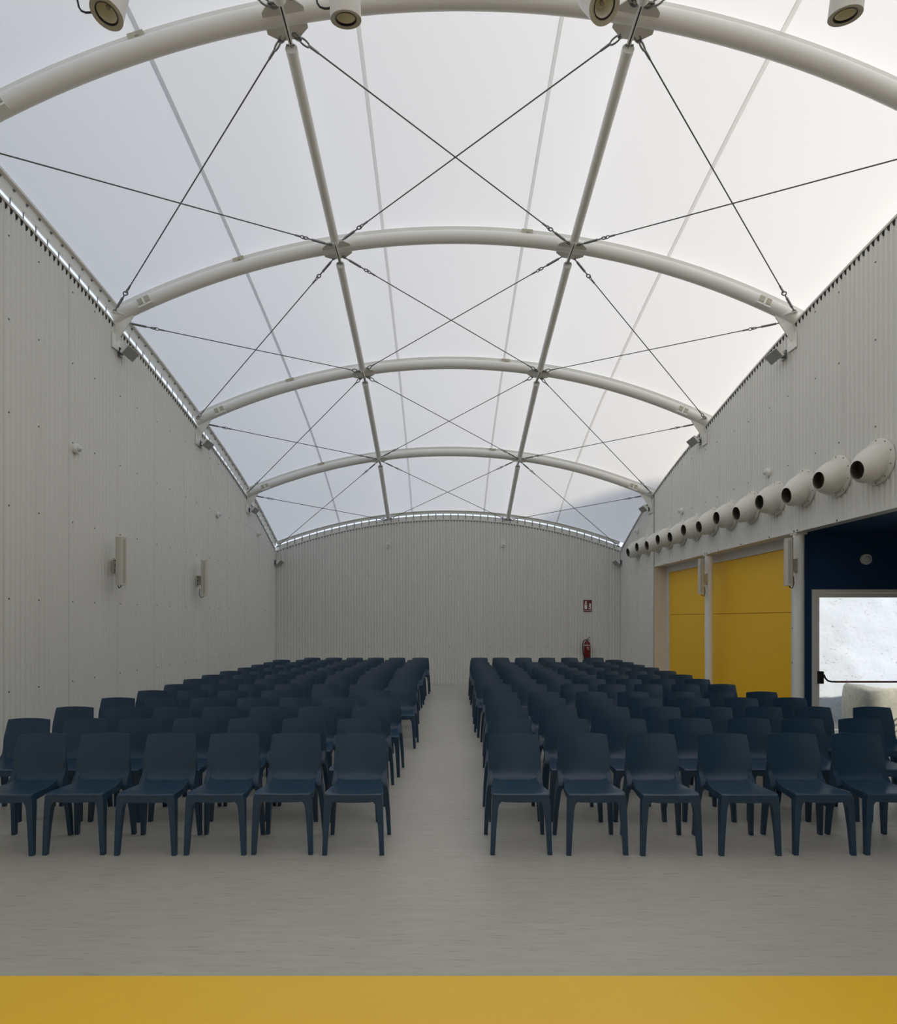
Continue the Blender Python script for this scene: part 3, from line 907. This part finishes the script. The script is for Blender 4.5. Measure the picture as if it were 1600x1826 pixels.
# ------------------------------------------------------------------ slim column speakers
def speaker(label, x, y, z, bx, mount, ang, wall_dir):
    """box centre (x,y), bottom z, turned by ang; bracket reaches to mount (x,y)."""
    t = thing('column_speaker', label, 'speaker', (x, y, z), group='slim column speakers')
    h = 0.62; w = 0.052
    rot = Matrix.Translation((x, y, z)) @ Matrix.Rotation(ang, 4, 'Z')
    prof = [(-w, 0.0), (-0.049, -0.028), (-0.036, -0.050), (-0.018, -0.058), (0.018, -0.058), (0.036, -0.050), (0.049, -0.028), (w, 0.0), (w, 0.05), (-w, 0.05)]
    MB().loft([[rot @ Vector((a, b, zz)) for a, b in prof] for zz in (0.0, h)]).build('cabinet', 'speaker', t, smooth=False)
    MB().box((-0.017, -0.0605, 0.02), (0.017, -0.056, h - 0.02), rot).build('grille', 'grille', t, smooth=False)
    MB().prism([rot @ Vector((a * 1.05, b * 1.05, -0.010)) for a, b in prof], (0, 0, 0.010)).prism([rot @ Vector((a * 1.05, b * 1.05, h)) for a, b in prof], (0, 0, 0.010)).build('end_plate', 'speaker', t, smooth=False)
    mx, my = mount
    br = MB(); zc = z + 0.27
    br.box((mx - 0.008, my - 0.035, zc - 0.10), (mx + 0.008, my + 0.035, zc + 0.10))
    d = Vector((x - mx, y - my, 0)); p = Vector((mx, my, zc))
    for dz in (-0.07, 0.07): br.tube([p + Vector((0, 0, dz)), p + d * 0.85 + Vector((0, 0, dz))], 0.012, 6)
    e_ = d * 0.75; nn = Vector((-d.y, d.x, 0)).normalized() * 0.03
    for dz in (-0.085, 0.075): br.prism([p - nn + Vector((0, 0, dz)), p + nn + Vector((0, 0, dz)), p + e_ + nn + Vector((0, 0, dz)), p + e_ - nn + Vector((0, 0, dz))], (0, 0, 0.008))
    br.prism([p + nn * 0.8 + Vector((0, 0, -0.08)), p + nn * 0.9 + Vector((0, 0, -0.08)), p + e_ + nn * 0.9 + Vector((0, 0, -0.08)), p + e_ + nn * 0.8 + Vector((0, 0, -0.08))], (0, 0, 0.16))
    br.build('wall_bracket', 'speaker', t)
    bs = MB()
    for dz in (-0.07, 0.0, 0.07): bs.lathe([(0.012, 0), (0.012, 0.012), (0, 0.013)], 6, align((d.x, d.y, 0), p + Vector((0, -0.02, dz)) + d.normalized() * 0.008))
    stuff(bs.build('bracket_bolt', 'black', t, smooth=False))
    q = p + Vector((0, 0, -0.15)) + d * 0.35
    MB().tube([q, q + Vector((-d.x * 0.05, 0, -0.10)), q + Vector((d.x * 0.1, 0, -0.16)), Vector((x, y, z - 0.03)) + d * -0.15, Vector((x, y, z + 0.0))], 0.006, 6).build('speaker_cable', 'black', t)

speaker('slim pale column speaker on the plain long wall, the larger and closer one', -4.275, 8.12, 2.21, 0, (XL + 0.012, 8.30), math.radians(62), 1)
speaker('slim pale column speaker on the plain long wall, the smaller and farther one', -4.29, 10.98, 2.18, 0, (XL + 0.012, 11.08), math.radians(20), 1)
speaker('slim pale column speaker on the column beside the blue wall', 4.69, 8.22, 2.21, 0, (4.815, 8.27), math.radians(-20), -1)
speaker('slim pale column speaker on the column between the yellow panels', 4.70, 11.02, 2.21, 0, (4.815, 11.06), math.radians(-20), -1)

# ------------------------------------------------------------------ spotlights over the front of the hall
tr = thing('spotlight_bar', 'white steel bar carrying the spotlights across the hall', 'bar', (XC, 4.0, 6.12))
MB().box((XL + 0.002, 3.96, 6.08), (XR - 0.002, 4.04, 6.16)).build('bar', 'steel', tr, smooth=False)

def spot(label, face, aim, loop):
    """face: centre of the rim; aim: beam direction."""
    t = thing('spotlight', label, 'spotlight', face, group='cylindrical spotlights at the top of the picture')
    m = align(-Vector(aim), face)          # local z runs from the rim back along the body
    MB().lathe([(0.101, 0.0), (0.101, 0.008), (0.100, 0.30), (0.085, 0.325), (0.0, 0.33)], 36, m).build('lamp_body', 'lamp_shell', t)
    MB().lathe([(0.101, 0.0), (0.066, 0.004)], 36, m).build('front_rim', 'lamp_rim', t)
    MB().lathe([(0.067, 0.002), (0.070, 0.0005), (0.064, 0.0015), (0.062, 0.02)], 36, m).build('baffle_ring', 'black', t)
    MB().lathe([(0.062, 0.012), (0.058, 0.03), (0.046, 0.06), (0.030, 0.085), (0.0, 0.092)], 32, m).build('reflector', 'reflector', t)
    MB().lathe([(0.012, 0.085), (0.014, 0.06), (0.012, 0.045), (0.0, 0.042)], 14, m).build('bulb', 'bulb', t)
    top = m @ Vector((0, 0, 0.20))
    yk = MB(); hang = Vector((top.x, 4.0, 6.08))
    sx = m.to_3x3() @ Vector((1, 0, 0))
    for s in (-1, 1): yk.tube([top + sx * (0.112 * s), top + sx * (0.112 * s) + (hang - top) * 0.55, hang + sx * (0.03 * s) - Vector((0, 0, 0.02))], 0.008, 6)
    yk.tube([hang - Vector((0, 0, 0.04)), hang], 0.022, 10)
    yk.build('yoke', 'lamp_shell', t)
    c0 = m @ Vector((0, 0, 0.33))
    if loop:
        base = Vector(face)
        zo = -0.065 if face[0] < -2 else 0.0
        pts = [(-0.098, 0.05, 0.16), (-0.103, 0.04, 0.13), (-0.118, 0.03, 0.105), (-0.148, 0.02, 0.094), (-0.176, 0.02, 0.105), (-0.193, 0.02, 0.13), (-0.20, 0.01, 0.18)]
        MB().tube([base + Vector((a, b, c + zo)) for a, b, c in pts] + [hang + Vector((-0.18, 0, 0.0))], 0.0065, 8).build('power_cable', 'black', t)
    else:
        MB().tube([c0, c0 + Vector((-0.03, 0, 0.04)), hang + Vector((-0.10, 0, 0.0))], 0.009, 8).build('power_cable', 'black', t)

S4 = F_PX / 4.0
def at4(px, py, d=4.0): return ((px - 788) * d / F_PX, d, EYE + (1104 - py) * d / F_PX)
SPOTS = [(-2.205, 4.0, 5.728, (-0.08, -0.20, -0.97), True, 'cylindrical spotlight closest to the plain long wall, tilted sideways'),
         (-0.630, 4.0, 5.690, (0.02, 0.29, -0.96), True, 'cylindrical spotlight hanging straight down, second from the plain long wall'),
         (1.070, 4.0, 5.783, (0.12, -0.55, -0.82), False, 'tilted cylindrical spotlight beside the arch joint, third from the plain wall'),
         (2.653, 4.0, 5.715, (0.0, 0.22, -0.97), False, 'cylindrical spotlight above the yellow-panel side, hanging straight down')]
for x, y, z, aim, lp, lab in SPOTS: spot(lab, (x, y, z), aim, lp)

# ------------------------------------------------------------------ fire extinguisher and its sign
fx = thing('fire_extinguisher', 'red fire extinguisher with black hose hanging on the far wall', 'extinguisher', (3.89, YB - 0.10, 0.66))
mt = Matrix.Translation((3.89, YB - 0.105, 0.0))
MB().lathe([(0.0, 0.66), (0.070, 0.66), (0.085, 0.675), (0.088, 0.70), (0.088, 1.06), (0.078, 1.115), (0.05, 1.15), (0.024, 1.165), (0.024, 1.185), (0.0, 1.185)], 28, mt).build('cylinder_body', 'red', fx)
MB().lathe([(0.0, 0.645), (0.078, 0.645), (0.0905, 0.655), (0.0905, 0.72), (0.088, 0.725)], 28, mt).build('base_ring', 'black', fx)
MB().lathe([(0.0886, 1.035), (0.0890, 1.04), (0.0890, 1.062), (0.0886, 1.066)], 28, mt).build('label_band', 'label', fx)
def arc_patch(z0, z1, a0, a1, r=0.0892, n=8):
    vs = []
    for k in range(n + 1):
        a = a0 + (a1 - a0) * k / n
        for z in (z0, z1): vs.append(mt @ Vector((r * math.cos(a), r * math.sin(a), z)))
    return vs, [(2 * k, 2 * k + 2, 2 * k + 3, 2 * k + 1) for k in range(n)]
pm = MB()
for z0, z1, a, b in ((0.97, 1.01, -1.85, -1.5), (0.985, 1.0, -1.4, -1.1), (0.95, 0.962, -1.85, -1.1), (0.93, 0.938, -1.7, -1.1)): pm.add(*arc_patch(z0, z1, a, b))
stuff(pm.build('label_print', 'label', fx))
MB().lathe([(0.02, 1.185), (0.02, 1.21), (0.0, 1.21)], 12, mt).box((3.872, YB - 0.12, 1.19), (3.90, YB - 0.09, 1.215)).build('valve', 'fitting', fx)
MB().tube([(3.88, YB - 0.105, 1.205), (3.905, YB - 0.105, 1.235), (3.95, YB - 0.108, 1.255), (3.975, YB - 0.11, 1.257)], 0.009, 8).tube([(3.885, YB - 0.105, 1.20), (3.93, YB - 0.105, 1.195), (3.97, YB - 0.107, 1.185)], 0.008, 8).build('lever_handle', 'black', fx)
MB().tube([(3.87, YB - 0.11, 1.195), (3.83, YB - 0.12, 1.20), (3.785, YB - 0.13, 1.16), (3.76, YB - 0.135, 1.07), (3.762, YB - 0.135, 0.95), (3.785, YB - 0.13, 0.82), (3.812, YB - 0.125, 0.73)], 0.0125, 10).tube([(3.812, YB - 0.125, 0.735), (3.825, YB - 0.12, 0.675)], [0.016, 0.022], 10).build('hose', 'black', fx)
MB().box((3.86, YB - 0.018, 0.98), (3.92, YB, 1.02)).build('wall_hook', 'fitting', fx, smooth=False)

sg = thing('extinguisher_sign', 'small red and white extinguisher sign on the far wall above the extinguisher', 'sign', (3.925, YB - 0.004, 2.10))
X0, Z0 = 3.815, 1.945
MB().box((X0, YB - 0.006, Z0), (X0 + 0.222, YB, Z0 + 0.318)).build('sign_board', 'red_sign', sg, smooth=False)
yy = YB - 0.0065
def flat(pts, name, mat): return MB().prism([(X0 + a, yy, Z0 + b) for a, b in pts], (0, -0.0012, 0)).build(name, mat, sg, smooth=False)
flat([(0.025, 0.075), (0.095, 0.075), (0.095, 0.205), (0.082, 0.225), (0.07, 0.232), (0.07, 0.25), (0.092, 0.268), (0.092, 0.275), (0.062, 0.29), (0.05, 0.29), (0.035, 0.268), (0.048, 0.25), (0.048, 0.232), (0.036, 0.225), (0.025, 0.205)], 'extinguisher_icon', 'white_print')
yy -= 0.0014
flat([(0.034, 0.186), (0.06, 0.178), (0.086, 0.186), (0.086, 0.205), (0.06, 0.198), (0.034, 0.205)], 'icon_band', 'black')
yy += 0.0014
flat([(0.135, 0.075), (0.195, 0.075), (0.205, 0.11), (0.196, 0.15), (0.203, 0.195), (0.188, 0.235), (0.18, 0.2), (0.168, 0.235), (0.15, 0.24), (0.156, 0.2), (0.146, 0.16), (0.15, 0.13), (0.133, 0.11)], 'flame_icon', 'white_print')
yy -= 0.0014
flat([(0.158, 0.09), (0.18, 0.09), (0.186, 0.12), (0.176, 0.15), (0.168, 0.125), (0.156, 0.14), (0.152, 0.11)], 'flame_core', 'red_sign')
yy += 0.0014
cu = bpy.data.curves.new('sign_text', 'FONT'); cu.body = 'EXTINTOR'; cu.size = 0.044; cu.extrude = 0.0006; cu.align_x = 'CENTER'
tmp = bpy.data.objects.new('sign_text_curve', cu); COL.objects.link(tmp)
bpy.context.view_layer.update()
me = bpy.data.meshes.new_from_object(tmp.evaluated_get(bpy.context.evaluated_depsgraph_get()))
bpy.data.objects.remove(tmp); me.materials.clear(); me.materials.append(M['white_print'])
tx = bpy.data.objects.new('lettering', me); COL.objects.link(tx); tx.parent = sg
tx.location = Vector((X0 + 0.111, YB - 0.0075, Z0 + 0.02)) - Vector(sg.location); tx.rotation_euler = (math.pi / 2, 0, 0)

# ------------------------------------------------------------------ chairs
def lerp_tab(tab, v):
    for (a, p), (b, q) in zip(tab[:-1], tab[1:]):
        if v <= b:
            f = (v - a) / (b - a); f = f * f * (3 - 2 * f) * 0.5 + f * 0.5
            return p + (q - p) * f
    return tab[-1][1]

def make_chair():
    """moulded stacking chair, front towards -Y, origin on the floor under its middle."""
    t = thing('stacking_chair', 'x', 'chair', (0, 0, 0), worldspace=False)
    # backrest: one curved shell
    W = [(0, .176), (.10, .181), (.22, .200), (.36, .211), (.5, .212), (.75, .203), (1, .193)]
    PY = [(0, .135), (.07, .160), (.16, .182), (.35, .200), (.6, .215), (1, .243)]
    PZ = [(0, .462), (.07, .474), (.16, .515), (.35, .590), (.6, .680), (1, .822)]
    nu, nv = 12, 16
    front, back = [], []
    for j in range(nv + 1):
        v = j / nv
        for i in range(nu + 1):
            u = -1 + 2 * i / nu
            w = lerp_tab(W, v)
            cz = lerp_tab(PZ, v) - (0.009 * u * u if v > 0.9 else 0)
            cy = lerp_tab(PY, v) - 0.028 * u * u * min(1, v * 3) + 0.004
            front.append(Vector((w * u, cy, cz))); back.append(Vector((w * u * 0.995, cy + 0.016, cz - 0.003)))
    m = MB(); n = len(front); fs = []
    idx = lambda i, j, o: o * n + j * (nu + 1) + i
    for j in range(nv):
        for i in range(nu):
            fs.append((idx(i, j, 0), idx(i + 1, j, 0), idx(i + 1, j + 1, 0), idx(i, j + 1, 0)))
            fs.append((idx(i, j, 1), idx(i, j + 1, 1), idx(i + 1, j + 1, 1), idx(i + 1, j, 1)))
    for j in range(nv):
        for i in (0, nu): fs.append((idx(i, j, 0), idx(i, j + 1, 0), idx(i, j + 1, 1), idx(i, j, 1)))
    for i in range(nu):
        for j in (0, nv): fs.append((idx(i, j, 0), idx(i + 1, j, 0), idx(i + 1, j, 1), idx(i, j, 1)))
    m.add(front + back, fs).build('backrest', 'chair', t, angle=50)
    # seat: dished shell with a rounded front and an apron under the rim
    SW = [(0, .206), (.05, .213), (.2, .216), (.45, .208), (.7, .190), (.88, .177), (1, .174)]
    SZ = [(0, .4445), (.02, .4475), (.06, .450), (.2, .446), (.45, .440), (.75, .443), (.9, .452), (1, .464)]
    top, bot = [], []; nv2 = 16
    vv = [0, .02, .06, .12, .2, .28, .36, .44, .52, .6, .68, .76, .84, .9, .95, .98, 1]
    for j, v in enumerate(vv):
        y = -0.222 + 0.375 * v
        for i in range(nu + 1):
            u = -1 + 2 * i / nu
            w = lerp_tab(SW, v)
            z = lerp_tab(SZ, v) + 0.010 * abs(u) ** 3 * min(1, v * 4) - 0.004 * (1 - abs(u)) * (v < .3) * 0
            top.append(Vector((w * u, y + (0.006 * u * u if v < .05 else 0), z)))
            edge = abs(u) > 0.99 or v < 0.01
            bot.append(Vector((w * u, y + (0.006 * u * u if v < .05 else 0), z - 0.022)))
    m = MB(); n = len(top); fs = []
    for j in range(nv2):
        for i in range(nu):
            fs.append((idx(i, j, 0), idx(i + 1, j, 0), idx(i + 1, j + 1, 0), idx(i, j + 1, 0)))
            fs.append((idx(i, j, 1), idx(i, j + 1, 1), idx(i + 1, j + 1, 1), idx(i + 1, j, 1)))
    for j in range(nv2):
        for i in (0, nu): fs.append((idx(i, j, 0), idx(i, j + 1, 0), idx(i, j + 1, 1), idx(i, j, 1)))
    for i in range(nu):
        for j in (0, nv2): fs.append((idx(i, j, 0), idx(i + 1, j, 0), idx(i + 1, j, 1), idx(i, j, 1)))
    m.add(top + bot, fs)
    m.build('seat', 'chair', t, angle=50)
    # apron all round
    m = MB()
    xs_ = [-0.16, -0.12, -0.06, 0, 0.06, 0.12, 0.16]
    low = [0.398, 0.392, 0.390, 0.389, 0.390, 0.392, 0.398]
    m.loft([[(x, -0.2235, lo), (x, -0.196, lo), (x, -0.196, 0.43), (x, -0.2225, 0.4425)] for x, lo in zip(xs_, low)])
    for s in (-1, 1):
        pts = [(-0.19, .207, .392, .432), (-0.10, .210, .405, .430), (0.0, .200, .408, .428), (0.08, .186, .40, .432), (0.15, .176, .39, .45)]
        m.loft([[(s * x, y, lo), (s * (x - 0.018), y, lo), (s * (x - 0.018), y, hi), (s * x, y, hi)] for y, x, lo, hi in pts])
    m.build('apron', 'chair', t, angle=40)
    for s in (-1, 1):
        sec = [(0.0, .196, .229, -.228, -.198), (.20, .184, .224, -.226, -.186), (.34, .172, .219, -.2235, -.172), (.372, .165, .2175, -.2225, -.168), (.392, .150, .2165, -.222, -.168), (.402, .138, .216, -.2215, -.170), (.441, .136, .2105, -.2225, -.175)]
        MB().loft([[(s * a, c, z), (s * b, c, z), (s * b, d, z), (s * a, d, z)] for z, a, b, c, d in sec]).build('leg', 'chair', t, angle=30)
    for s in (-1, 1):
        sec = [(0.0, .216, .245, .204, .236), (.20, .203, .238, .188, .230), (.36, .188, .228, .160, .222), (.42, .176, .222, .120, .216), (.46, .174, .218, .130, .212), (.50, .178, .214, .165, .212), (.55, .192, .214, .178, .208), (.60, .204, .2135, .182, .200)]
        MB().loft([[(s * a, c, z), (s * b, c, z), (s * b, d, z), (s * a, d, z)] for z, a, b, c, d in sec]).build('leg', 'chair', t, angle=30)
    return t

LEFT_ROWS = [
    (4.730, [-0.657, -1.186, -1.683, -2.194, -2.733, -3.244]),
    (5.475, [-0.766, -1.296, -1.793, -2.309, -2.819, -3.336, -3.863]),
    (6.220, [-0.748, -1.312, -1.828, -2.327, -2.849, -3.354, -3.888]),
    (6.965, [-0.689, -1.218, -1.722, -2.219, -2.764, -3.298, -3.828]),
    (7.710, [-0.873, -1.495, -2.156, -2.719, -3.245, -3.764]),
    (8.455, [-0.576, -1.119, -1.647, -2.175, -2.694, -3.238, -3.758]),
    (9.200, [-0.608, -1.105, -1.602, -2.144, -2.691, -3.247, -3.807]),
    (9.945, [-0.623, -1.171, -1.714, -2.239, -2.759, -3.279, -3.813]),
    (10.690, [-0.649, -1.176, -1.709, -2.232, -2.735, -3.248, -3.771]),
    (11.435, [-0.655, -1.171, -1.676, -2.181, -2.696, -3.212, -3.717]),
    (12.180, [-0.606, -1.126, -1.646, -2.16, -2.663, -3.189, -3.686]),
    (12.925, [-0.606, -1.115, -1.636, -2.144, -2.641, -3.138, -3.647]),
    (13.670, [-0.589, -1.101, -1.613, -2.112, -2.637, -3.136, -3.655]),
    (14.415, [-0.513, -1.079, -1.585, -2.091, -2.59, -3.116]),
]
RIGHT_ROWS = [
    (4.730, [0.589, 1.15, 1.697, 2.281, 2.842, 3.371]),
    (5.475, [0.632, 1.165, 1.711, 2.315, 2.876, 3.375, 3.91]),
    (6.220, [0.712, 1.238, 1.787, 2.321, 2.867, 3.407, 3.929, 4.547, 5.044]),
    (6.965, [0.728, 1.265, 1.828, 2.404, 2.953, 3.53, 4.112]),
    (7.560, [0.767, 1.298, 1.907, 2.445, 3.026, 3.542, 4.094]),
    (8.455, [0.8, 1.297, 1.887, 2.415, 2.942, 3.47, 3.994]),
    (9.200, [0.747, 1.268, 1.806, 2.344, 2.891, 3.421, 3.955]),
    (9.945, [0.768, 1.274, 1.846, 2.389, 2.923, 3.457, 4.0]),
    (10.690, [0.794, 1.347, 1.88, 2.403, 2.976, 3.473, 4.002]),
    (11.435, [0.827, 1.375, 1.912, 2.409, 2.922, 3.437, 3.964]),
    (12.180, [0.823, 1.36, 1.874, 2.377, 2.891, 3.417, 3.943]),
    (12.925, [0.836, 1.381, 1.938, 2.435, 2.932, 3.453, 3.95]),
    (13.670, [0.845, 1.357, 1.869, 2.394, 2.919, 3.418, 3.93]),
    (14.415, [0.904, 1.416, 1.956, 2.522, 3.069, 3.696]),
]
chair0 = make_chair()
used = False
jit = random.Random(11)
for rows, side in ((LEFT_ROWS, 'plain-wall'), (RIGHT_ROWS, 'yellow-panel')):
    for r, (yy, xs_) in enumerate(rows):
        rowname = 'front row' if r == 0 else ('back row' if r == 13 else f'{ORD[r]} row')
        for c, x in enumerate(xs_):
            t = chair0 if not used else copy_tree(chair0)
            used = True
            t.location = (x, yy + jit.uniform(-0.012, 0.012), 0)
            t.rotation_euler = (0, 0, math.radians(jit.uniform(-1.4, 1.4)))
            place = 'on the aisle' if c == 0 else f'{ORD[c]} from the aisle'
            tag(t, f'navy plastic chair, {rowname}, {place}, {side} side', 'chair', 'navy plastic chairs in rows')

for o in bpy.data.objects:
    if '_world' in o: del o['_world']
